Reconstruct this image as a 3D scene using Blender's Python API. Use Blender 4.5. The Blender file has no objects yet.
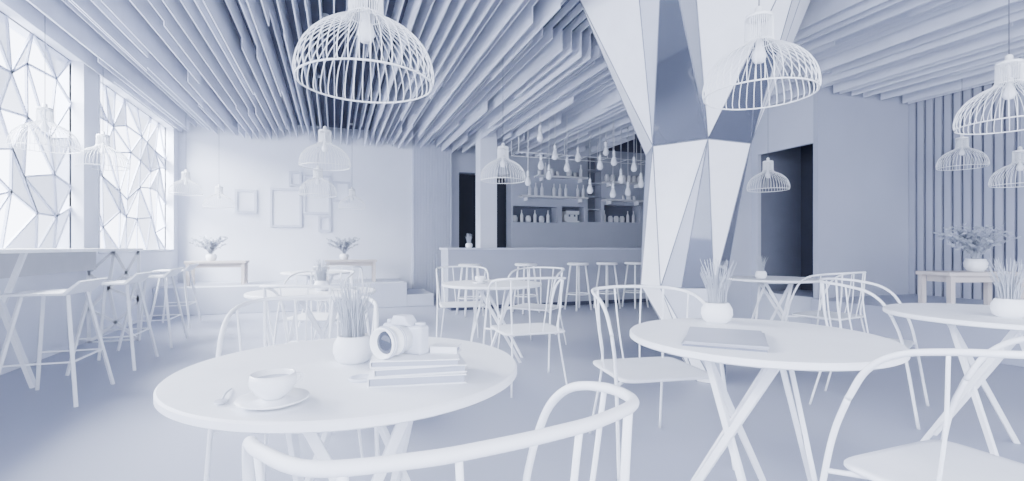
import bpy, bmesh, math, random
from mathutils import Vector, Matrix
R = math.radians
PI = math.pi
F = 493.0; HZ = 247.0; H = 1.10
YAW = math.atan(177/493.0)
ca, sa = math.cos(YAW), math.sin(YAW)
scene = bpy.context.scene
col = scene.collection

# ---------------- camera-space measurements -> world (room) coordinates
def W(px, Yc, z=0.0):
    Xc = (px-512)/F*Yc
    return Vector((Xc*ca+Yc*sa, -Xc*sa+Yc*ca, z))
def WC(Xc, Yc, z=0.0):
    return Vector((Xc*ca+Yc*sa, -Xc*sa+Yc*ca, z))
def face(fx, fy):
    wx = fx*ca+fy*sa; wy = -fx*sa+fy*ca
    return math.atan2(-wx, wy)
def onwall(px, py, yw):
    r = (px-512)/F
    Yc = yw/(ca-r*sa)
    return Yc*(r*ca+sa), H-(py-HZ)/F*Yc

# ---------------- materials
def mat(name, c, rough=0.55, noise=0.03, scale=6.0, metal=0.0, alpha=1.0, spec=0.4):
    m = bpy.data.materials.new(name); m.use_nodes = True
    nt = m.node_tree; b = nt.nodes['Principled BSDF']
    b.inputs['Roughness'].default_value = rough
    b.inputs['Metallic'].default_value = metal
    b.inputs['Specular IOR Level'].default_value = spec
    b.inputs['Alpha'].default_value = alpha
    tc = nt.nodes.new('ShaderNodeTexCoord'); n = nt.nodes.new('ShaderNodeTexNoise')
    n.inputs['Scale'].default_value = scale; n.inputs['Detail'].default_value = 3
    nt.links.new(tc.outputs['Object'], n.inputs['Vector'])
    cr = nt.nodes.new('ShaderNodeValToRGB')
    cr.color_ramp.elements[0].position = .3; cr.color_ramp.elements[1].position = .7
    cr.color_ramp.elements[0].color = (c[0]*(1-noise), c[1]*(1-noise), c[2]*(1-noise), 1)
    cr.color_ramp.elements[1].color = (min(1, c[0]*(1+noise)), min(1, c[1]*(1+noise)), min(1, c[2]*(1+noise)), 1)
    nt.links.new(n.outputs['Fac'], cr.inputs['Fac'])
    nt.links.new(cr.outputs['Color'], b.inputs['Base Color'])
    return m
M = dict(
    clay=mat('white_clay', (.86, .88, .93)),
    shade=mat('white_lamp', (.92, .94, .97), rough=.4),
    wall=mat('wall_paint', (.73, .76, .85), rough=.8, scale=1.5),
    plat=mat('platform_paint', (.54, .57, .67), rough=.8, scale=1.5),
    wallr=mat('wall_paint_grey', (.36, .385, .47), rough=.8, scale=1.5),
    gap=mat('recess_shade_paint', (.17, .185, .24), rough=.9),  # dark colour stands in for shade in narrow recesses
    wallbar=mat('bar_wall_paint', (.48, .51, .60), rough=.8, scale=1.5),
    counter=mat('counter_front', (.40, .425, .51), rough=.6, scale=1.5),
    floor=mat('floor_resin', (.36, .385, .48), rough=.45, scale=.8, noise=.01, spec=.35),
    ceil=mat('ceiling_gap_shade', (.09, .098, .145), rough=.9),  # dark colour stands in for shade between the hanging boards
    slat=mat('slat_paint', (.66, .69, .79), rough=.6),
    wood=mat('pale_wood', (.56, .52, .51), rough=.6),
    apron=mat('grey_front_board', (.52, .53, .58), rough=.6),
    dark=mat('opening_shade_paint', (.02, .023, .035), rough=.7),  # shade of the wall opening put into the colour
    door_shade=mat('doorway_shade_paint', (.05, .055, .08), rough=.6),  # dark colour stands in for the shade inside the doorway
    glass=mat('grey_tinted_panel', (.17, .185, .23), rough=.05, spec=.9, metal=.75),
    panel=mat('white_facet_panel', (.88, .90, .95), rough=.25),
    panel2=mat('pale_facet_panel', (.48, .51, .60), rough=.2),
    mag=mat('magazine_cover', (.42, .44, .52), rough=.4),
    edge=mat('facet_frame', (.20, .22, .29), rough=.4),
    pane=mat('frosted_pane', (.34, .38, .50), rough=.3, alpha=.80),
    pane2=mat('pale_frosted_pane', (.56, .60, .72), rough=.3, alpha=.6),
    frame=mat('window_frame_paint', (.44, .47, .58), rough=.5),
    leaf=mat('pale_foliage', (.42, .45, .52), rough=.6),
    pages=mat('book_pages', (.38, .41, .50), rough=.8),
    cam=mat('camera_shell', (.64, .67, .76), rough=.35),
)
# ---------------- mesh helpers
def catmull(pts, n=6):
    pts = [Vector(p) for p in pts]
    if len(pts) < 3: return pts
    P = [pts[0]*2-pts[1]]+pts+[pts[-1]*2-pts[-2]]
    out = []
    for i in range(1, len(P)-2):
        a, b, c, d = P[i-1], P[i], P[i+1], P[i+2]
        for k in range(n):
            t = k/n
            out.append(.5*((2*b)+(c-a)*t+(2*a-5*b+4*c-d)*t*t+(3*b-a-3*c+d)*t**3))
    out.append(pts[-1]); return out
def tube(bm, pts, r, n=10, closed=False, r2=None):
    pts = [Vector(p) for p in pts]; N = len(pts)
    rings = []; up = None
    for i, p in enumerate(pts):
        if closed: t = pts[(i+1) % N]-pts[i-1]
        elif i == 0: t = pts[1]-pts[0]
        elif i == N-1: t = pts[-1]-pts[-2]
        else: t = pts[i+1]-pts[i-1]
        t.normalize()
        if up is None:
            up = Vector((0, 0, 1)) if abs(t.z) < .9 else Vector((1, 0, 0))
        u = up-t*up.dot(t)
        if u.length < 1e-5: u = t.orthogonal()
        u.normalize(); up = u; v = t.cross(u)
        rr = r if r2 is None else r+(r2-r)*i/(N-1)
        rings.append([bm.verts.new(p+(u*math.cos(2*PI*k/n)+v*math.sin(2*PI*k/n))*rr) for k in range(n)])
    M_ = N if closed else N-1
    for i in range(M_):
        a, b = rings[i], rings[(i+1) % N]
        for k in range(n):
            f = bm.faces.new((a[k], a[(k+1) % n], b[(k+1) % n], b[k])); f.smooth = True
    if not closed:
        bm.faces.new(rings[0][::-1]); bm.faces.new(rings[-1])
def lathe(bm, prof, n=32, c=(0, 0, 0), ax=None):
    c = Vector(c); rings = []
    rot = Matrix.Identity(3) if ax is None else Vector((0, 0, 1)).rotation_difference(Vector(ax)).to_matrix()
    for (r, z) in prof:
        if r < 1e-6: rings.append([bm.verts.new(c+rot@Vector((0, 0, z)))])
        else: rings.append([bm.verts.new(c+rot@Vector((r*math.cos(2*PI*k/n), r*math.sin(2*PI*k/n), z))) for k in range(n)])
    for a, b in zip(rings[:-1], rings[1:]):
        for k in range(n):
            k2 = (k+1) % n
            if len(a) == 1 and len(b) == 1: continue
            if len(a) == 1: f = bm.faces.new((a[0], b[k2], b[k]))
            elif len(b) == 1: f = bm.faces.new((a[k], a[k2], b[0]))
            else: f = bm.faces.new((a[k], a[k2], b[k2], b[k]))
            f.smooth = True
def box(bm, x0, x1, y0, y1, z0, z1, mtx=None):
    vs = [bm.verts.new(Vector((x, y, z)) if mtx is None else mtx@Vector((x, y, z))) for x in (x0, x1) for y in (y0, y1) for z in (z0, z1)]
    for f in ((0, 1, 3, 2), (4, 6, 7, 5), (0, 4, 5, 1), (2, 3, 7, 6), (0, 2, 6, 4), (1, 5, 7, 3)):
        bm.faces.new([vs[i] for i in f])
def bar(bm, a, b, w, t):
    a = Vector(a); b = Vector(b); d = (b-a); L = d.length; q = d.to_track_quat('Z', 'Y').to_matrix().to_4x4()
    box(bm, -w/2, w/2, -t/2, t/2, 0, L, Matrix.Translation(a)@q)
def build(name, bm, m, parent=None, bevel=0, seg=2, smooth_angle=True):
    bmesh.ops.recalc_face_normals(bm, faces=bm.faces)
    me = bpy.data.meshes.new(name); bm.to_mesh(me); bm.free()
    me.materials.append(M[m]); o = bpy.data.objects.new(name, me); col.objects.link(o)
    if parent: o.parent = parent
    if bevel:
        md = o.modifiers.new('bevel', 'BEVEL'); md.width = bevel; md.segments = seg; md.limit_method = 'ANGLE'; md.angle_limit = R(40)
    return o
def NB(): return bmesh.new()
def tag(o, label, cat, group=None, kind=None):
    o['label'] = label; o['category'] = cat
    if group: o['group'] = group
    elif 'group' in o: del o['group']
    if kind: o['kind'] = kind
    return o
def empty(name, loc, rz=0):
    o = bpy.data.objects.new(name, None); col.objects.link(o); o.location = loc; o.rotation_euler = (0, 0, rz)
    o.empty_display_size = .1
    return o
def struct(name, bm, m, label=None, bevel=0):
    o = build(name, bm, m, None, bevel); o['kind'] = 'structure'
    if label: o['label'] = label
    return o
def copy_tree(o, loc=None, rz=None, parent=None):
    c = o.copy(); col.objects.link(c)
    if parent: c.parent = parent
    for ch in list(o.children): copy_tree(ch, parent=c)
    if loc is not None: c.location = loc
    if rz is not None: c.rotation_euler = (0, 0, rz)
    return c
def place(proto, used, loc, rz, label, group=None):
    o = proto if not used[0] else copy_tree(proto)
    used[0] = True
    o.location = loc; o.rotation_euler = (0, 0, rz); o['label'] = label
    if group: o['group'] = group
    return o
def holes_wall(bm, u0, u1, z0, z1, t0, t1, holes, axis):
    us = sorted({u0, u1, *[h[0] for h in holes], *[h[1] for h in holes]}); zs = sorted({z0, z1, *[h[2] for h in holes], *[h[3] for h in holes]})
    for i in range(len(us)-1):
        for j in range(len(zs)-1):
            cu, cz = (us[i]+us[i+1])/2, (zs[j]+zs[j+1])/2
            if any(h[0] < cu < h[1] and h[2] < cz < h[3] for h in holes): continue
            if axis == 'x': box(bm, us[i], us[i+1], t0, t1, zs[j], zs[j+1])
            else: box(bm, t0, t1, us[i], us[i+1], zs[j], zs[j+1])

# ================= SETTING
XL, XR, YB, ZC = -2.70, 7.87, 10.54, 3.50
ZS = 3.15
b = NB(); box(b, XL-.25, XR+.25, -4, 11.3, -.15, 0); struct('floor', b, 'floor', 'pale blue grey seamless floor')
b = NB(); box(b, XL-.25, XR+.25, -1.5, 11.3, ZC, ZC+.15); struct('ceiling', b, 'ceil', 'ceiling above the hanging boards, coloured dark as painted shade')  # slab darkened so the spaces between boards look shaded
# left wall with window openings
wins = [(-.6, 2.95), (3.35, 6.98), (7.32, 10.30)]
SILL, HEAD = 1.02, 3.25
b = NB(); holes_wall(b, -1.5, YB+.25, 0, ZC, XL-.25, XL, [(a, c, SILL, HEAD) for a, c in wins], 'y'); struct('wall_left', b, 'wall', 'white window wall')
random.seed(33)
for wi, (y0, y1) in enumerate(wins):
    w = empty('window_%d' % (wi+1), (XL-.12, y0, SILL)); w['kind'] = 'structure'; w['label'] = 'tall window with a lattice of triangular bars'
    L = y1-y0; Hh = HEAD-SILL
    b = NB()
    e_ = .004
    for (a0, a1, c0, c1) in ((e_, .04, e_, Hh-e_), (L-.04, L-e_, e_, Hh-e_), (.04, L-.04, e_, .04), (.04, L-.04, Hh-.04, Hh-e_)): box(b, -.13, .125, a0, a1, c0, c1)
    build('window_frame', b, 'wall', w)
    ny = max(3, round(L/.42)); nz = 5
    P = {}
    for i in range(ny+1):
        for j in range(nz+1):
            y = .03+(L-.06)*i/ny; z = .03+(Hh-.06)*j/nz
            if 0 < i < ny: y += random.uniform(-.14, .14)
            if 0 < j < nz: z += random.uniform(-.15, .15)
            P[i, j] = Vector((0, y, z))
    lb = NB(); pb = NB(); pb2 = NB(); edges = set()
    for i in range(ny):
        for j in range(nz):
            q = [(i, j), (i+1, j), (i+1, j+1), (i, j+1)]
            tr = [(q[0], q[1], q[2]), (q[0], q[2], q[3])] if random.random() < .5 else [(q[0], q[1], q[3]), (q[1], q[2], q[3])]
            for t in tr:
                for k in range(3): edges.add(tuple(sorted((t[k], t[(k+1) % 3]))))
                c = sum((P[v] for v in t), Vector())/3
                u_ = random.random()
                if u_ < .50:
                    tb_ = pb if u_ < .26 else pb2
                    tb_.faces.new([tb_.verts.new(P[v]+(c-P[v])*.02) for v in t])
    for (u, v) in edges: bar(lb, P[u], P[v], .020, .020)
    build('lattice_bars', lb, 'frame', w)
    build('frosted_pane', pb, 'pane', w); build('frosted_pane', pb2, 'pane2', w)
# back wall left, ribbed panel, header with dark opening, bar wall
xr0 = onwall(412, 200, YB)[0]; xr1 = onwall(452, 200, YB)[0]
b = NB(); box(b, XL, xr0, YB, YB+.2, 0, ZC); struct('wall_back', b, 'wall', 'white rear wall with picture frames')
b = NB(); box(b, xr0, xr1, YB-.02, YB+.2, 0, ZC)
n = 14
for k in range(n):
    x = xr0+(xr1-xr0)*(k+.5)/n; box(b, x-.012, x+.012, YB-.045, YB-.02, 0, ZC)
struct('trim_1', b, 'plat', 'finely ribbed wall panel')
YW = 10.75
niches = []
for (p0, p1, q0, q1) in ((513, 557, 207, 222), (562, 585, 207, 222), (604, 640, 206, 222), (587, 602, 158, 223)):
    x0, za = onwall(p0, q1, YW); x1, zb = onwall(p1, q0, YW); niches.append((x0, x1, za, zb))
dk = onwall(459, 250, YW)[0], onwall(511, 250, YW)[0]
dz = onwall(480, 173, YW)[1]
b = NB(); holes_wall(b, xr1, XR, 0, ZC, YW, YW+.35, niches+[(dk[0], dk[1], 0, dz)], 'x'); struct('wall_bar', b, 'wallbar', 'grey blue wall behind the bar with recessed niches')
b = NB(); box(b, xr1, XR, YW+.35, YW+.45, 0, ZC); struct('wall_bar_backing', b, 'dark')  # dark sheet painting the shade seen through the opening
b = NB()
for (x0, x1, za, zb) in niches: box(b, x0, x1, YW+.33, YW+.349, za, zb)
struct('niche_shade', b, 'gap', 'niche back panels coloured dark as painted shade')  # thin panels whose dark colour paints the niche shade
# right side walls
b = NB(); box(b, XR, XR+.2, -1.5, 11.2, 0, ZC); struct('wall_right', b, 'gap', 'wall behind the upright battens, coloured dark as painted shade')  # wall coloured dark to paint shade between the battens
b = NB()
yy = 0.2
while yy < 4.74:
    box(b, XR-.035, XR, yy, yy+.075, .42, ZC); yy += .110
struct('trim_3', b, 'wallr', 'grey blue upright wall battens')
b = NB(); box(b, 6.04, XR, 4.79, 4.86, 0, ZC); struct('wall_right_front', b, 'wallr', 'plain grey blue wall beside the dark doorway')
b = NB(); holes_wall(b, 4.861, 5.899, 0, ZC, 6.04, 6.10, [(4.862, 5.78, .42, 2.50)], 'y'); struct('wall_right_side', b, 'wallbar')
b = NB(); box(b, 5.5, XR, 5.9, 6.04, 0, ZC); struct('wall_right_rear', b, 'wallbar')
b = NB(); box(b, 7.0, 7.05, 4.861, 5.849, 0, 3.3); struct('doorway_shade_back', b, 'door_shade', 'dark sheet deep in the doorway, painted as its shade')  # dark sheet, paints the depth of the doorway as shade
b = NB(); box(b, 6.101, 7.05, 5.85, 5.899, 0, 3.3); struct('doorway_shade_side', b, 'gap', 'added dark sheet painting shade inside the doorway')  # sheet added over the lit inner wall to paint it as shaded
# platforms
b = NB(); box(b, XL, 1.25, 9.2, YB, 0, .45); struct('floor_platform_back', b, 'plat', 'raised white platform along the rear wall', .01)
b = NB(); box(b, 1.25, 1.75, 9.2, YB-.05, 0, .22); struct('floor_step_back', b, 'plat', 'low step at the end of the rear platform', .01)
b = NB(); box(b, 5.9, XR-.001, 2.2, 4.789, 0, .42); struct('floor_platform_right', b, 'floor', 'raised platform beside the batten wall', .01)
b = NB(); box(b, 6.101, 6.999, 4.862, 5.849, 0, .42); struct('floor_doorway', b, 'floor', 'raised floor inside the dark doorway')

# ================= CEILING SLATS
random.seed(12)
colc = W(695, 4.42)
x = XL+.07
while x < XR-.06:
    yend = YB-.06 if x < 5.45 else (5.84 if x < 6.0 else 4.74)
    b = NB(); y = -1.2; last = 0
    zb = ZS+random.choice([0, .03, .06, .10])
    while y < yend:
        L = random.uniform(1.6, 4.6); y2 = min(yend, y+L)
        segs = [(y, y2, zb)]
        if abs(x-colc.x) < 1.15 and y < colc.y+1.15 and y2 > colc.y-1.15:
            segs = []
            if y < colc.y-1.15: segs.append((y, colc.y-1.15, zb))
            segs.append((max(y, colc.y-1.15), min(y2, colc.y+1.15), 3.42))
            if y2 > colc.y+1.15: segs.append((colc.y+1.15, y2, zb))
        for (s0, s1, zz_) in segs: box(b, x-.0055, x+.0055, s0, s1, zz_, ZC)
        y = y2; zb = ZS+random.choice([0, .0, .04, .09, .15])
    o = build('ceiling_slat', b, 'slat')
    tag(o, 'long thin ceiling board hung on edge with a stepped lower side', 'ceiling slat', 'ceiling boards running to the rear wall')
    x += .114

# ================= FACETED COLUMN
fc = empty('faceted_column', (colc.x, colc.y, 0), -YAW)
tag(fc, 'faceted column of white and grey triangular panels flaring up to the ceiling', 'column')
def ring(r, z, off, dx=0, dy=0):
    return [Vector((dx+r*math.sin(R(60*i+off)), dy-r*math.cos(R(60*i+off)), z)) for i in range(6)]
r0 = ring(1.06, 3.40, 28, 0); r1 = ring(.46, 1.97, -8, -.0); r2 = ring(.33, .76, 22, -.10, -.05); r3 = ring(.13, 0.0, -6, -.01, -.34)
r2[5] = r2[5]+Vector((-.10, 0, .0)); r2[4] = r2[4]+Vector((-.06, 0, 0))
edgeb = NB(); eset = {}
def tri(a, b_, c, m):
    cen = (a+b_+c)/3; bm = NB()
    vs = [bm.verts.new(v+(cen-v)*.012) for v in (a, b_, c)]; f = bm.faces.new(vs)
    n_ = (b_-a).cross(c-a).normalized(); cc = Vector((0, 0, cen.z))
    if n_.dot(cen-cc) > 0: n_ = -n_
    ex = bmesh.ops.extrude_face_region(bm, geom=[f]); bmesh.ops.translate(bm, vec=n_*.02, verts=[v for v in ex['geom'] if isinstance(v, bmesh.types.BMVert)])
    o = build('glass_panel' if m == 'glass' else 'facet_panel', bm, m, fc)
    if m == 'glass': o['label'] = 'grey reflective triangular panel'
    for u, v in ((a, b_), (b_, c), (c, a)):
        key = tuple(sorted([tuple(round(q, 3) for q in u), tuple(round(q, 3) for q in v)]))
        if key not in eset:
            eset[key] = 1; tube(edgeb, [u, v], .0045, 6)
def split(a, b_, c, ms, t=.45):
    m_ = b_.lerp(c, t); tri(a, b_, m_, ms[0]); tri(a, m_, c, ms[1])
for lvl, (up_, lo, ms1, ms2) in enumerate(((r0, r1, ['glass', 'panel', 'panel2', 'glass', 'panel', 'glass'], ['panel', 'glass', 'panel', 'panel', 'panel', 'panel']),
                                        (r1, r2, ['panel', 'panel', 'glass', 'panel', 'panel2', 'panel'], ['glass', 'panel2', 'panel', 'glass', 'panel', 'glass']),
                                        (r2, r3, ['panel2', 'panel', 'glass', 'panel', 'panel', 'panel'], ['glass', 'panel', 'panel2', 'glass', 'panel', 'panel2']))):
    for i in range(6):
        j = (i+1) % 6
        if lvl in (0, 2):
            if lvl == 0 and i == 0:
                ma = up_[i].lerp(lo[i], .5); mb = up_[i].lerp(lo[j], .5)
                tri(up_[i], ma, mb, 'panel'); tri(ma, lo[i], lo[j], 'glass'); tri(ma, lo[j], mb, 'glass')
            else: tri(up_[i], lo[i], lo[j], ms1[i])
            if lvl == 0 and i == 5: split(lo[j], up_[i], up_[j], ('glass', 'panel'), .18)
            elif lvl == 0 and i == 0: split(lo[j], up_[i], up_[j], ('panel', 'panel'))
            elif lvl == 0 and i == 4: split(lo[j], up_[i], up_[j], ('panel', 'panel2'), .72)
            else: tri(up_[i], lo[j], up_[j], ms2[i])
        else:
            tri(up_[i], lo[i], up_[j], ms1[i])
            if i == 5: split(up_[j], lo[i], lo[j], ('panel2', 'glass'), .4)
            else: tri(up_[j], lo[i], lo[j], ms2[i])
build('facet_frame', edgeb, 'edge', fc)

# ================= PENDANT LAMPS
def make_pendant():
    root = empty('pendant_lamp', (0, 0, 0)); tag(root, '', 'pendant lamp')
    Rr = .25
    prof = [(.975, 0), (1.0, .10), (.985, .24), (.93, .42), (.82, .59), (.66, .74), (.48, .85), (.33, .92), (.26, 1.0), (.245, 1.12), (.24, 1.45)]
    b = NB(); n = 44
    for k in range(n):
        a = 2*PI*k/n
        tube(b, catmull([(r*Rr*math.cos(a), r*Rr*math.sin(a), z*Rr) for r, z in prof], 3), .0021, 5)
    for (r, z, rr) in ((.975, 0.0, .0036), (.26, 1.0, .0025), (.24, 1.45, .003)):
        tube(b, [(r*Rr*math.cos(2*PI*k/48), r*Rr*math.sin(2*PI*k/48), z*Rr) for k in range(48)], rr, 6, closed=True)
    build('lamp_shade', b, 'shade', root)
    b = NB(); lathe(b, [(0, 0), (.061, 0), (.061, .012), (.02, .016), (.018, .05), (.006, .06), (0, .06)], 24, (0, 0, 1.45*Rr)); build('cap', b, 'shade', root)
    b = NB(); lathe(b, [(0, 0), (.022, .006), (.032, .03), (.028, .055), (.016, .08), (.016, .13), (0, .13)], 16, (0, 0, .15))
    tube(b, [(0, 0, .28), (0, 0, 1.45*Rr)], .008, 8); build('bulb', b, 'clay', root)
    return root
pend = make_pendant(); pu = [False]
PD = [  # px, Yc, rim z, label
 (366, 1.84, 1.71, 'largest white wire cage pendant lamp, hanging above the nearest table'),
 (759, 2.34, 1.82, 'white wire cage pendant lamp hanging in front of the faceted column'),
 (1009, 2.95, 1.83, 'white wire cage pendant lamp cut by the right edge of the photo'),
 (325, 5.10, 1.93, 'white wire cage pendant lamp before the rear wall, larger of two overlapping lamps'),
 (318, 6.90, 1.82, 'small white wire cage pendant lamp just below and behind a larger one'),
 (503, 5.50, 1.84, 'white wire cage pendant lamp in front of the slim square column'),
 (768, 6.40, 1.84, 'white wire cage pendant lamp close to the dark doorway'),
 (962, 6.20, 2.10, 'white wire cage pendant lamp against the batten wall, above the leafy plant'),
 (1020, 5.4, 1.78, 'white wire cage pendant lamp low at the right edge before the battens'),
 (45, 4.60, 2.02, 'white wire cage pendant lamp against the nearest left window'),
 (103, 5.7, 2.02, 'white wire cage pendant lamp beside the pier between the windows'),
 (186, 8.4, 2.0, 'tiny white pendant lamp near the corner of the window wall'),
 (219, 8.8, 1.80, 'tiny white pendant lamp over the left low table on the platform'),
 (352, 9.60, 1.85, 'tiny white pendant lamp over the right low table on the platform'),
]
for px, Yc, z, lab in PD:
    p = W(px, Yc, z)
    o = place(pend, pu, p, 0, lab)
    b = NB(); tube(b, [(0, 0, .42), (0, 0, ZC-z)], .003, 6); build('cord', b, 'edge', o)
    b = NB(); lathe(b, [(0, -.02), (.04, -.02), (.045, 0), (0, 0)], 20, (0, 0, ZC-z)); build('ceiling_rose', b, 'clay', o)

# ================= ROUND TABLES
def make_table():
    root = empty('round_table', (0, 0, 0)); tag(root, '', 'table')
    rt = .484
    b = NB(); lathe(b, [(0, .724), (rt-.008, .724), (rt, .729), (rt, .745), (rt-.005, .75), (0, .75)], 96); build('tabletop', b, 'clay', root)
    for f in root.children[0].data.polygons: f.use_smooth = False
    b = NB(); lathe(b, [(0, .70), (.25, .70), (.25, .724), (0, .724)], 32); build('support_plate', b, 'clay', root)
    for q in range(3):
        c = 2*PI*q/3+.35
        n_ = Vector((math.cos(c), math.sin(c), 0)); t_ = Vector((-n_.y, n_.x, 0))
        for s in (-1, 1):
            b = NB(); a_ = n_*(.10+.010*s)+t_*(s*.17)+Vector((0, 0, .70)); e_ = n_*(.24+.010*s)-t_*(s*.19)
            d = (e_-a_); L = d.length; zz = d.normalized(); xx = n_.cross(zz).normalized(); yy_ = zz.cross(xx)
            m = Matrix((xx, yy_, zz)).transposed().to_4x4(); m = Matrix.Translation(a_)@m
            box(b, -.0155, .0155, -.009, .009, 0, L, m)
            for v in b.verts:
                if v.co.z < .03: v.co.z = 0
            build('leg', b, 'clay', root, .003)
    return root
tb = make_table(); tu = [False]
TB = [(WC(-.469, 1.467), 0.2, 'round white table in the foreground holding the camera and cup'),
      (WC(.967, 1.966), 0.9, 'round white table in front of the faceted column with a closed notebook'),
      (WC(2.56, 2.6), 0.5, 'round white table cut by the right edge of the photo'),
      (W(492, 4.8), .3, 'round white table near the bar counter with a small cup'),
      (W(313, 3.92), .8, 'round white table behind the foreground table, with a grass pot'),
      (W(772, 5.57), .1, 'round white table between the faceted column and the doorway'),
      (W(318, 7.0), .6, 'most distant round white table, in front of the rear platform')]
TP = []
for p, rz, lab in TB:
    place(tb, tu, p, rz, lab); TP.append(p)

# ================= CHAIRS
def make_chair():
    root = empty('tub_chair', (0, 0, 0)); tag(root, '', 'chair')
    b = NB(); N = 56
    def sq(k, s, z):
        a = 2*PI*k/N; c_, s_ = math.cos(a), math.sin(a); e = 2/8.5
        return Vector((s*.254*math.copysign(abs(c_)**e, c_), s*.230*math.copysign(abs(s_)**e, s_), z))
    rs = [(0.0, .449), (.55, .449), (.9, .451), (.99, .451), (1.0, .448), (1.0, .439), (.99, .436), (0, .436)]
    rr = []
    for s, z in rs:
        rr.append([b.verts.new((0, 0, z))] if s == 0 else [b.verts.new(sq(k, s, z)) for k in range(N)])
    for a_, c_ in zip(rr[:-1], rr[1:]):
        for k in range(N):
            k2 = (k+1) % N
            if len(a_) == 1: b.faces.new((a_[0], c_[k], c_[k2]))
            elif len(c_) == 1: b.faces.new((a_[k], c_[0], a_[k2]))
            else: b.faces.new((a_[k], c_[k], c_[k2], a_[k2]))
    for f in b.faces: f.smooth = True
    build('seat', b, 'clay', root)
    half = [(.285, .165, .66), (.288, .11, .755), (.288, .03, .815), (.280, -.09, .845), (.235, -.205, .858), (.13, -.255, .864), (.045, -.268, .866)]
    pts = half+[(-x_, y_, z_) for x_, y_, z_ in half[::-1]]
    b = NB(); tube(b, catmull(pts, 8), .0090, 14); build('arm_rail', b, 'clay', root)
    for s in (-1, 1):
        b = NB(); tube(b, catmull([(s*.285, .165, .66), (s*.286, .205, .55), (s*.290, .235, .40), (s*.304, .295, 0)], 6), .0088, 12); build('leg', b, 'clay', root)
        b = NB(); tube(b, catmull([(s*.205, -.226, .858), (s*.200, -.215, .65), (s*.188, -.200, .43), (s*.225, -.30, 0)], 6), .0070, 12); build('leg', b, 'clay', root)
        for (x0, y0, x1, y1, z1) in ((.05, -.215, .085, -.265, .862), (.242, -.03, .282, -.08, .843)):
            b = NB(); tube(b, catmull([(s*x0, y0, .438), (s*((x0+x1)/2+.0), (y0+y1)/2-.008, .64), (s*x1, y1, z1)], 6), .0050, 8); build('spindle', b, 'clay', root)
        b = NB(); tube(b, [(s*.19, .12, .428), (s*.286, .225, .426)], .008, 8); tube(b, [(s*.19, .12, .428), (s*.17, -.19, .428)], .008, 8); build('seat_bearer', b, 'clay', root)
    return root
ch = make_chair(); cu = [False]
def cw(Xc, Yc): return WC(Xc, Yc)
def wc(px, Yc): return ((px-512)/F*Yc, Yc)
CH = [((-.116, .832), (-.49, .872), 'white metal tub chair nearest the viewer, back turned, at the foreground table'),
      ((-.87, 2.08), (.25, -.95), 'white metal tub chair on the far side of the foreground table'),
      ((.74, 2.66), (.2, -.97), 'white metal tub chair left behind the notebook table, by the faceted column'),
      ((1.30, 1.38), (-.36, .93), 'white metal tub chair cut by the right edge in the bottom corner'),
      (wc(527, 3.95), (-.3, .95), 'white metal tub chair alone in the middle, back turned, before the bar'),
      (wc(314, 3.2), (.05, 1), 'white metal tub chair on the near side of the table behind the foreground one'),
      (wc(320, 4.65), (-.1, -1), 'white metal tub chair on the far side of the second left table'),
      (wc(462, 5.65), (.2, -1), 'white metal tub chair behind the table with a small cup, left one'),
      (wc(536, 5.40), (-.5, -.85), 'white metal tub chair behind the table with a small cup, right one'),
      (wc(828, 4.75), (-.5, .85), 'white metal tub chair right of the table by the doorway'),
      (wc(868, 3.40), (.72, -.7), 'white metal tub chair between the notebook table and the right edge table'),
      (wc(338, 6.3), (-.2, 1), 'white metal tub chair at the most distant round table')]
for (xc, yc), (fx, fy), lab in CH:
    place(ch, cu, cw(xc, yc), face(fx, fy), lab)

# ================= WINDOW BAR TABLE + STOOLS
root = empty('window_bar_table', (-2.42, 5.0, 0)); tag(root, 'long narrow white high table along the left windows', 'bar table')
b = NB(); box(b, -.26, .26, -2.6, 2.05, 1.055, 1.085); build('tabletop', b, 'clay', root, .004)
b = NB(); box(b, -.19, -.16, -2.6, 1.94, .84, 1.055); o = build('front_panel', b, 'apron', root); o['label'] = 'grey hanging front panel'
for yy_ in (-2.3, -.1):
    for s in (-1, 1):
        b = NB(); bar(b, (s*.20, yy_, 0), (-s*.12, yy_+(.0 if s > 0 else .045), 1.055), .05, .03)
        build('leg', b, 'clay', root)
b = NB()
ye = 1.97
Q = [(-.24, 0), (.24, 0), (-.24, .38), (.02, .22), (.24, .48), (-.05, .62), (-.24, .80), (.12, .80), (-.24, 1.055), (.0, 1.055), (.24, 1.055)]
for (i, j) in ((0, 1), (0, 2), (1, 4), (0, 3), (1, 3), (2, 3), (3, 4), (2, 5), (3, 5), (4, 5), (2, 6), (5, 6), (5, 7), (4, 7), (6, 8), (6, 9), (5, 9), (7, 9), (7, 10), (4, 10)):
    bar(b, (Q[i][0], ye, Q[i][1]), (Q[j][0], ye, Q[j][1]), .03, .03)
o = build('end_lattice', b, 'clay', root); o['label'] = 'end support of triangular bars'
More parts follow.
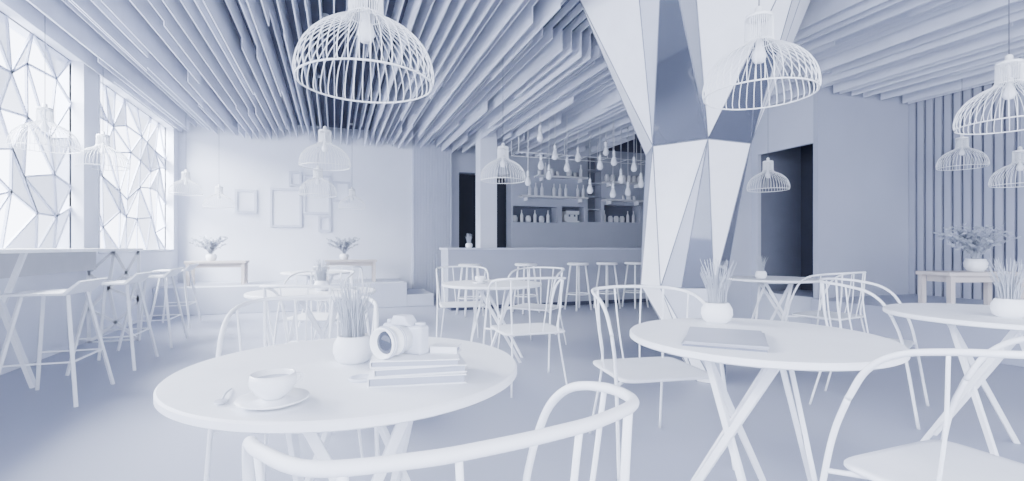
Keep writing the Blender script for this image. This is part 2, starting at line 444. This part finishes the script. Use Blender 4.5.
def make_wstool():
    root = empty('bar_stool', (0, 0, 0)); tag(root, '', 'stool')
    b = NB()
    out = [(-.23, .778), (.13, .778), (.225, .862), (.236, .855), (.145, .762), (-.215, .762)]
    fr = [b.verts.new((x_, -.20-(.02 if x_ > .1 else 0), z_)) for x_, z_ in out]; bk = [b.verts.new((x_, .20+(.02 if x_ > .1 else 0), z_)) for x_, z_ in out]
    b.faces.new(fr); b.faces.new(bk[::-1])
    for k in range(len(out)):
        k2 = (k+1) % len(out); b.faces.new((fr[k], fr[k2], bk[k2], bk[k]))
    build('seat', b, 'clay', root)
    for sx in (-1, 1):
        for sy in (-1, 1):
            b = NB(); bar(b, (sx*.24, sy*.30, 0), (sx*.13, sy*.14, .762), .022, .018); build('leg', b, 'clay', root)
    f = lambda z: (.24-.11*z/.762, .30-.16*z/.762)
    ax, ay = f(.30)
    for (p, q) in (((-ax, -ay), (ax, -ay)), ((-ax, ay), (ax, ay)), ((ax, -ay), (ax, ay))):
        b = NB(); bar(b, (p[0], p[1], .30), (q[0], q[1], .30), .014, .010); build('foot_rail', b, 'clay', root)
    return root
ws = make_wstool(); wu = [False]
for y_, lab in ((4.5, 'white high stool nearest the viewer at the window bar table'), (5.55, 'second white high stool from the viewer at the window bar table'),
                (6.6, 'third white high stool from the viewer at the window bar table'), (8.1, 'farthest white high stool along the windows, nearest the platform')):
    place(ws, wu, (-1.915 if y_ < 7 else -2.1, y_, 0), 0, lab)

# ================= BAR
cx0 = 1.80
root = empty('bar_counter', ((cx0+7.6)/2, 8.6, 0)); tag(root, 'long pale grey bar counter in front of the shelves', 'bar counter')
hw = (7.6-cx0)/2
b = NB(); box(b, -hw+.02, hw, -.30, .3, .08, 1.05); build('counter_body', b, 'counter', root)
b = NB(); box(b, -hw+.08, hw, -.22, .28, 0, .08); build('plinth', b, 'ceil', root)
b = NB(); box(b, -hw, hw, -.34, .36, 1.05, 1.085); build('worktop', b, 'plat', root, .005)
p0 = W(488.5, 9.45)
b = NB(); box(b, -.165, .165, -.165, .165, 0, ZC); o = build('square_column', b, 'wall'); o.location = (p0.x, 9.2, 0); tag(o, 'slim square white column rising behind the bar counter', 'column')
def make_bstool():
    root = empty('round_bar_stool', (0, 0, 0)); tag(root, '', 'stool')
    b = NB(); lathe(b, [(0, .78), (.17, .78), (.19, .79), (.19, .815), (.175, .825), (0, .82)], 32); build('seat', b, 'clay', root)
    for k in range(4):
        a = PI/4+k*PI/2
        b = NB(); tube(b, [(.23*math.cos(a), .23*math.sin(a), 0), (.13*math.cos(a), .13*math.sin(a), .782)], .016, 8); build('leg', b, 'clay', root)
    b = NB(); tube(b, [(.194*math.cos(2*PI*k/32), .194*math.sin(2*PI*k/32), .28) for k in range(32)], .010, 6, closed=True); build('foot_ring', b, 'clay', root)
    return root
bs = make_bstool(); bu = [False]
for px, lab in ((470, 'round white bar stool at the left end of the bar counter'), (526, 'round white bar stool second from the left at the bar counter'), (578, 'round white bar stool at the middle of the bar counter'), (607, 'round white bar stool fourth from the left at the bar counter'), (635, 'round white bar stool at the bar counter, beside the faceted column')):
    r = (px-512)/F; Yc = 7.75/(ca-r*sa)
    place(bs, bu, W(px, Yc), .2, lab)
# back cabinet + shelves
root = empty('back_cabinet', (5.2, 10.45, 0)); tag(root, 'low cabinet run against the wall behind the bar', 'cabinet')
b = NB(); box(b, -2.4, 2.4, -.28, .28, 0, .93)
for k in range(8): box(b, -2.38+k*.6, -1.82+k*.6, -.295, -.28, .1, .9)
build('cabinet_body', b, 'wallbar', root)
b = NB(); box(b, -2.42, 2.42, -.31, .28, .93, .97); build('worktop', b, 'clay', root)
shelves = []
labs = ['upper left wall shelf behind the bar holding glasses', 'upper right wall shelf behind the bar, near the faceted column', 'lower left wall shelf above the left niche', 'lower right wall shelf above the right niche']
for (p0_, p1_, q), l in zip(((536, 586, 176), (604, 642, 182), (520, 586, 196), (604, 642, 200)), labs):
    x0, z = onwall(p0_, q, YW-.12); x1, _ = onwall(p1_, q, YW-.12)
    b = NB(); box(b, x0, x1, YW-.24, YW, z-.02, z+.02)
    for s in (x0+.15, x1-.15): box(b, s-.01, s+.01, YW-.2, YW, z-.10, z-.02)
    tag(build('wall_shelf', b, 'clay'), l, 'shelf')
    shelves.append((x0, x1, z+.02))
x0, x1, za, zb = niches[3]
b = NB()
for k in range(5):
    z = za+(zb-za)*k/5; box(b, x0, x1, YW+.0, YW+.33, z, z+.025)
box(b, x0, x0+.02, YW, YW+.33, za, zb); box(b, x1-.02, x1, YW, YW+.33, za, zb)
tag(build('niche_shelf_unit', b, 'wallbar'), 'tall narrow open shelf set in the wall behind the bar', 'shelf')
def proto(name, cat, prof, m='clay', n=16):
    b = NB(); lathe(b, prof, n); o = build(name, b, m); tag(o, '', cat); return o
gl = proto('tumbler', 'glass', [(0, 0), (.035, 0), (.042, .11), (.038, .11), (.032, .01), (0, .01)])
bo = proto('bottle', 'bottle', [(0, 0), (.038, 0), (.04, .01), (.04, .17), (.03, .2), (.014, .23), (.013, .29), (.016, .3), (0, .3)])
ja = proto('jar', 'jar', [(0, 0), (.05, 0), (.065, .04), (.065, .12), (.045, .15), (.05, .165), (0, .17)])
uses = {id(gl): [False], id(bo): [False], id(ja): [False]}
KN = {id(gl): 'glass tumbler', id(bo): 'narrow necked bottle', id(ja): 'lidded jar'}
def put(p, loc, lab, grp):
    u = uses[id(p)]; o = p if not u[0] else copy_tree(p); u[0] = True; o.location = loc; o['label'] = lab; o['group'] = grp
random.seed(3)
names = ['upper left shelf', 'upper right shelf', 'lower left shelf', 'lower right shelf']
for si, (x0, x1, z) in enumerate(shelves):
    x = x0+.08
    p = [gl, ja, bo, gl][si]
    while x < x1-.06:
        if random.random() < .85:
            kk = p if random.random() < .6 else random.choice([gl, ja, bo]); nm = KN[id(kk)]
            put(kk, (x, YW-.13, z), 'small %s standing on the %s behind the bar' % (nm, names[si]), '%ss on the %s behind the bar' % (nm, names[si]))
        x += .155
for ni in (0, 2):
    x0, x1, za, zb = niches[ni]; x = x0+.1; nn = ['left', 'middle', 'right'][ni]
    while x < x1-.08:
        kk = random.choice([bo, ja, gl]); nm = KN[id(kk)]
        put(kk, (x, YW+.15, za), 'small %s standing in the %s wall niche' % (nm, nn), '%ss in the %s wall niche' % (nm, nn)); x += .17
x0, x1, za, zb = niches[1]
root = empty('coffee_machine', ((x0+x1)/2, YW+.16, za)); tag(root, 'small coffee machine in the middle wall niche', 'coffee machine')
b = NB(); box(b, -.18, .18, -.02, .14, 0, .28); box(b, -.18, .18, -.12, -.02, .19, .28); box(b, -.18, .18, -.13, -.02, 0, .035); build('machine_body', b, 'clay', root, .008)
for s in (-1, 1):
    b = NB(); tube(b, [(s*.07, -.08, .19), (s*.07, -.08, .14)], .02, 10); build('brew_head', b, 'edge', root)
# hanging rack above the bar
zr = 2.86
root = empty('hanging_rack', (5.0, 8.75, zr)); tag(root, 'thin white rod rack hung from the ceiling above the bar', 'rack')
b = NB()
for y_ in (-.2, .2): tube(b, [(-1.8, y_, 0), (1.96, y_, 0)], .008, 6)
x = -1.8
while x <= 1.97:
    tube(b, [(x, -.2, 0), (x, .2, 0)], .006, 6)
    x += .47
build('rod_frame', b, 'clay', root)
for x in (-1.8, -.86, .08, 1.02, 1.96):
    for y_ in (-.2, .2):
        b = NB(); tube(b, [(x, y_, 0), (x, y_, ZC-zr)], .006, 6); build('hanger', b, 'clay', root)
# bulbs
def make_bulb():
    root = empty('bulb_lamp', (0, 0, 0)); tag(root, '', 'pendant lamp')
    b = NB(); lathe(b, [(0, 0), (.028, .006), (.049, .032), (.054, .060), (.045, .100), (.030, .138), (.022, .170), (0, .170)], 20); build('bulb', b, 'panel', root)
    b = NB(); lathe(b, [(0, .16), (.024, .165), (.024, .24), (.010, .27), (0, .27)], 14); build('socket', b, 'clay', root)
    return root
bl = make_bulb(); blu = [False]
for i, (px, py, Yc) in enumerate(((528, 186, 8.5), (540, 142, 7.8), (541, 170, 8.3), (549, 180, 8.45), (555, 160, 8.2), (567, 172, 8.4), (578, 162, 8.7), (590, 194, 8.6), (600, 170, 8.4), (606, 156, 8.8), (613, 198, 8.5), (614, 166, 8.3), (621, 184, 8.6), (628, 196, 8.7), (634, 172, 8.4), (641, 188, 8.6))):
    z = H+(HZ-py)/F*Yc
    o = place(bl, blu, W(px, Yc, z), 0, 'small bare bulb hanging on a long cord above the bar', 'bare bulbs above the bar')
    b = NB(); tube(b, [(0, 0, .26), (0, 0, ZC-z)], .006, 5); build('cord', b, 'clay', o)

# ================= PICTURE FRAMES
for (p0_, p1_, q0, q1, lab) in ((235, 257, 190, 213, 'small square empty picture frame, leftmost on the rear wall'), (270, 302, 189, 227, 'large upright empty picture frame in the centre of the rear wall'),
                            (303, 331, 176, 214, 'tall empty picture frame right of the largest one'), (289, 302, 172, 186, 'tiny empty picture frame above the largest one'),
                            (333, 350, 182, 202, 'small empty picture frame, rightmost on the rear wall'), (318, 331, 216, 232, 'tiny empty picture frame, lowest on the rear wall')):
    x0, z0 = onwall(p0_, q1, YB); x1, z1 = onwall(p1_, q0, YB)
    root = empty('picture_frame', ((x0+x1)/2, YB, (z0+z1)/2)); tag(root, lab, 'picture frame')
    w, h = (x1-x0)/2, (z1-z0)/2; t = .045
    b = NB()
    for (a0, a1, c0, c1) in ((-w, w, h-t, h), (-w, w, -h, -h+t), (-w, -w+t, -h+t, h-t), (w-t, w, -h+t, h-t)): box(b, a0, a1, -.035, -.001, c0, c1)
    build('frame', b, 'plat', root)
    b = NB(); box(b, -w+t, w-t, -.012, -.002, -h+t, h-t); build('backing', b, 'wall', root)

# ================= LOW TABLES ON PLATFORMS
def make_low():
    root = empty('low_table', (0, 0, 0)); tag(root, '', 'low table')
    b = NB(); box(b, -.46, .46, -.2, .2, .37, .41); build('tabletop', b, 'wood', root, .004)
    b = NB(); box(b, -.38, .38, -.14, .14, .30, .37); build('apron', b, 'wood', root)
    for sx in (-1, 1):
        for sy in (-1, 1):
            b = NB(); box(b, sx*.41-.025, sx*.41+.025, sy*.165-.025, sy*.165+.025, 0, .37); build('leg', b, 'wood', root)
    return root
lo = make_low(); lu = [False]
r = (218-512)/F; l1 = W(218, 9.75/(ca-r*sa), .45); r = (351-512)/F; l2 = W(351, 9.75/(ca-r*sa), .45)
l3 = W(970, 5.45, .42)
for p, rz, lab in ((l1, 0, 'low pale wooden table left on the rear platform'), (l2, 0, 'low pale wooden table right on the rear platform'), (l3, -.25, 'low pale wooden table before the batten wall')):
    place(lo, lu, p, rz, lab)

# ================= PLANTS
def make_grass(seed, h=.19, nb=85, spread=.05):
    random.seed(seed)
    root = empty('grass_pot', (0, 0, 0)); tag(root, '', 'potted plant')
    b = NB(); lathe(b, [(0, 0), (.038, 0), (.052, .012), (.060, .035), (.058, .058), (.047, .078), (.043, .082), (.040, .078), (.048, .06), (0, .058)], 32); build('pot', b, 'clay', root)
    b = NB()
    for k in range(nb):
        a = random.uniform(0, 2*PI); rr = random.uniform(0, .034); l = h*random.uniform(.6, 1.05); s = random.uniform(.2, 1)*spread
        x_, y_ = rr*math.cos(a), rr*math.sin(a); a2 = a+random.uniform(-.7, .7)
        tube(b, catmull([(x_, y_, .058), (x_+s*.25*math.cos(a2), y_+s*.25*math.sin(a2), .06+l*.5), (x_+s*math.cos(a2), y_+s*math.sin(a2), .06+l)], 3), .0022, 4, r2=.0009)
    build('grass', b, 'leaf', root)
    return root
gp = make_grass(1); gu = [False]
for p, sc, lab in ((WC(-.482, 1.50, .75), 1.0, 'round white pot of upright grass on the foreground table'), (WC(.947, 2.28, .75), 1.15, 'round white pot of upright grass on the notebook table'),
               (W(1009, 2.45, .75), 1.15, 'round white pot of grass on the right edge table'), (W(322, 3.95, .75), 1.0, 'pot of grass on the second left table'),
               (W(761, 5.5, .75), 1.0, 'small pot of grass on the table by the doorway'), (W(469, 8.55, 1.085), 1.0, 'small pot of grass on the left end of the bar counter')):
    o = place(gp, gu, p, sc*3, lab); o.scale = (sc, sc, sc)
def make_bush(seed):
    random.seed(seed)
    root = empty('leafy_plant', (0, 0, 0)); tag(root, '', 'potted plant')
    b = NB(); lathe(b, [(0, 0), (.06, 0), (.085, .04), (.09, .08), (.075, .12), (.068, .12), (.08, .08), (0, .09)], 24); build('pot', b, 'clay', root)
    b = NB(); lb = NB()
    for k in range(38):
        a = 2*PI*k/38*3+random.uniform(-.3, .3); sp = random.uniform(.06, .32); hh = random.uniform(.16, .35)
        e = Vector((sp*math.cos(a), sp*math.sin(a), .1+hh)); pts = catmull([(0, 0, .09), (e.x*.35, e.y*.35, .1+hh*.6), e], 6); tube(b, pts, .003, 5, r2=.0015)
        for q in pts[4:]:
            for _ in range(4):
                d = Vector((random.uniform(-1, 1), random.uniform(-1, 1), random.uniform(-.3, 1))).normalized(); s_ = d.orthogonal().normalized()
                l = random.uniform(.028, .050); w = l*.28
                vs = [lb.verts.new(q), lb.verts.new(q+d*l*.5+s_*w), lb.verts.new(q+d*l), lb.verts.new(q+d*l*.5-s_*w)]
                lb.faces.new(vs)
    build('stems', b, 'leaf', root); build('foliage', lb, 'leaf', root)
    return root
bu_ = make_bush(4); buu = [False]
for p, sc, lab in ((Vector((l1.x-.1, l1.y, .86)), .95, 'leafy potted plant on the left low table of the rear platform'), (Vector((l2.x-.12, l2.y, .86)), .95, 'leafy potted plant on the right low table of the rear platform'), (Vector((l3.x+.1, l3.y, .83)), 1.15, 'bushy leafy potted plant on the low table before the battens')):
    o = place(bu_, buu, p, sc*5, lab); o.scale = (sc, sc, sc)

# ================= THINGS ON TABLES
def make_cup():
    root = empty('coffee_cup', (0, 0, 0)); tag(root, '', 'cup')
    b = NB(); lathe(b, [(0, .003), (.020, 0), (.024, .004), (.038, .014), (.047, .030), (.0485, .042), (.046, .055), (.043, .055), (.044, .042), (.036, .018), (0, .012)], 40); build('cup_body', b, 'panel', root)
    b = NB(); tube(b, catmull([(.044, 0, .046), (.058, 0, .046), (.059, 0, .034), (.045, 0, .026)], 6), .0032, 8); build('handle', b, 'panel', root)
    b = NB(); lathe(b, [(0, .042), (.0435, .042)], 32); build('coffee', b, 'panel2', root)
    return root
cup = make_cup()
cl = W(273, 1.095, .765)
cup.location = cl; cup.rotation_euler = (0, 0, .25); cup['label'] = 'white coffee cup on a saucer at the front of the foreground table'
def make_saucer():
    b = NB(); lathe(b, [(0, 0), (.04, 0), (.05, .004), (.076, .014), (.075, .017), (.045, .0085), (.028, .0145), (0, .0145)], 48); o = build('saucer', b, 'panel'); tag(o, '', 'saucer'); return o
sa_ = make_saucer(); sa_.location = (cl.x, cl.y, .75); sa_['label'] = 'white saucer under the coffee cup on the foreground table'
c2 = copy_tree(cup); p = W(480, 4.7, .765); c2.location = p; c2['label'] = 'small white cup on the table near the bar counter'
s2 = copy_tree(sa_); s2.location = (p.x, p.y, .75); s2['label'] = 'small saucer on the table near the bar counter'
root = empty('teaspoon', (0, 0, 0)); tag(root, 'small teaspoon lying at the left of the saucer', 'spoon'); root.location = WC(-.650, 1.10, .75)
root.rotation_euler = (0, 0, -YAW+1.9)
b = NB(); lathe(b, [(0, .001), (.010, .002), (.014, .006), (.013, .007), (0, .004)], 16)
for v in b.verts: v.co.x *= 1.4
build('bowl', b, 'cam', root)
b = NB(); tube(b, catmull([(.017, 0, .006), (.05, .0, .010), (.11, .0, .004)], 5), .0025, 6); build('handle', b, 'cam', root)
# books
def book(p, L, Wd, T, rz, lab, cat='book', name='hardcover_book', mc='clay'):
    root = empty(name, p, rz); tag(root, lab, cat)
    b = NB(); box(b, -L/2, L/2, -Wd/2, Wd/2, 0, .003); box(b, -L/2, L/2, -Wd/2, Wd/2, T-.003, T); box(b, -L/2, L/2, -Wd/2, -Wd/2+.003, .003, T-.003) if name != 'hardcover_book' else box(b, -L/2, -L/2+.003, -Wd/2, Wd/2, .003, T-.003); build('cover', b, mc, root, .001)
    b = NB(); box(b, -L/2+.005, L/2-.005, -Wd/2+.004, Wd/2-.006, .003, T-.003); build('page_block', b, 'pages', root)
    return root
rzb = face(0, 1)+.16
bp = W(418, 1.33, .75)
book(bp, .245, .175, .024, rzb+.02, 'thick white book at the bottom of the pile on the foreground table')
book(bp+Vector((.004, .006, .024)), .235, .168, .020, rzb+.09, 'white book in the middle of the pile on the foreground table')
book(bp+Vector((-.002, .004, .044)), .225, .160, .018, rzb-.03, 'white book on top of the pile, under the camera')
T2_ = .812
sp = WC((446-512)/F*1.36, 1.36, T2_)
book(sp, .075, .055, .018, rzb-.3, 'tiny white notebook on the right end of the book pile', 'notebook', 'pocket_notebook')
nbp = WC(.80, 1.85, .75)
root = empty('notebook', nbp, face(.42, .90)); tag(root, 'large dark edged notebook lying on the table by the column', 'notebook')
b = NB(); box(b, -.135, .135, -.175, .175, 0, .008); build('page_block', b, 'edge', root)
b = NB(); box(b, -.138, .138, -.178, .178, .008, .010); build('cover', b, 'mag', root)
book(nbp+Vector((.002, .003, .010)), .268, .348, .007, face(.39, .92), 'thin grey folder lying on top of the large notebook', 'folder', 'folder', 'mag')
# camera
root = empty('photo_camera', WC((405-512)/F*1.35, 1.35, T2_), face(0, 1)-.50); tag(root, 'white photo camera with a big lens standing on the book pile', 'camera')
b = NB(); box(b, -.068, .068, -.018, .022, 0, .078); build('camera_body', b, 'cam', root, .009, 3)
b = NB(); box(b, -.070, -.040, -.034, -.012, .002, .07); build('grip', b, 'cam', root, .008, 3)
b = NB()
vs = [(-.034, -.022, .075), (.034, -.022, .075), (.034, .02, .075), (-.034, .02, .075), (-.02, -.028, .103), (.02, -.028, .103), (.02, .012, .103), (-.02, .012, .103)]
v = [b.verts.new(q) for q in vs]
for f in ((3, 2, 1, 0), (4, 5, 6, 7), (0, 1, 5, 4), (1, 2, 6, 5), (2, 3, 7, 6), (3, 0, 4, 7)): b.faces.new([v[i] for i in f])
build('viewfinder_hump', b, 'cam', root, .004, 2)
b = NB(); lathe(b, [(0, 0), (.035, 0), (.035, .02), (.038, .022), (.038, .045), (.034, .048), (.034, .056), (.040, .06), (.040, .082), (.036, .082), (.030, .066), (0, .060)], 40, (.008, -.018, .041), (0, -1, 0))
ln = build('lens', b, 'shade', root)
b = NB()
for zz_ in (.027, .034, .066, .074):
    rr_ = .0385 if zz_ < .05 else .0405
    lathe(b, [(rr_-.002, zz_), (rr_+.0012, zz_+.0008), (rr_+.0012, zz_+.003), (rr_-.002, zz_+.0038)], 40, (.008, -.018, .041), (0, -1, 0))
build('focus_ring', b, 'plat', ln)
b = NB(); lathe(b, [(0, .064), (.015, .067), (.029, .0665)], 32, (.008, -.018, .041), (0, -1, 0)); build('front_glass', b, 'glass', ln)
for (r_, h_, x_, y_) in ((.012, .009, -.05, .002), (.014, .007, .050, .004)):
    b = NB(); lathe(b, [(0, 0), (r_, 0), (r_, h_), (0, h_)], 20, (x_, y_, .078)); build('dial', b, 'cam', root)
b = NB(); lathe(b, [(0, 0), (.030, 0), (.032, .003), (.030, .008), (.025, .008), (.023, .005), (0, .005)], 32); o = build('lens_cap', b, 'cam'); o.location = W(361, 1.30, .75); tag(o, 'small round lens cap lying left of the books on the foreground table', 'lens cap')

# ================= LIGHT
w = bpy.data.worlds.new('world'); scene.world = w; w.use_nodes = True
nt = w.node_tree; bg = nt.nodes['Background']; bg.inputs[0].default_value = (.78, .83, 1.0, 1)
# hazy sky: much brighter towards the sun side (-X, the window side)
tc = nt.nodes.new('ShaderNodeTexCoord'); sx = nt.nodes.new('ShaderNodeSeparateXYZ'); mr = nt.nodes.new('ShaderNodeMapRange')
nt.links.new(tc.outputs['Generated'], sx.inputs[0]); nt.links.new(sx.outputs['X'], mr.inputs['Value'])
mr.inputs['From Min'].default_value = 0.0; mr.inputs['From Max'].default_value = -.75; mr.inputs['To Min'].default_value = 3.7; mr.inputs['To Max'].default_value = 15.0
nt.links.new(mr.outputs['Result'], bg.inputs[1])
def area(name, loc, tgt, sx, sy, e, c=(.92, .95, 1)):
    l = bpy.data.lights.new(name, 'AREA'); l.shape = 'RECTANGLE'; l.size = sx; l.size_y = sy; l.energy = e; l.color = c
    o = bpy.data.objects.new(name, l); col.objects.link(o); o.location = loc
    o.rotation_euler = (Vector(tgt)-Vector(loc)).to_track_quat('-Z', 'Y').to_euler()
area('window_light', (-6.2, 7.6, 5.4), (1.2, 8.4, .8), 9, 3.0, 10000)
area('rear_fill_light', (1.5, -3.0, 3.0), (2.5, 5, .6), 4, 1.5, 160)  # added soft fill behind the camera, no real source there
# ================= CAMERA
cd = bpy.data.cameras.new('camera'); co = bpy.data.objects.new('camera', cd); col.objects.link(co)
cd.sensor_width = 36; cd.lens = F/1024*36; cd.shift_y = (HZ-240.5)/1024; cd.clip_start = .02
co.location = (0, 0, H); co.rotation_euler = (R(90), 0, -YAW); scene.camera = co
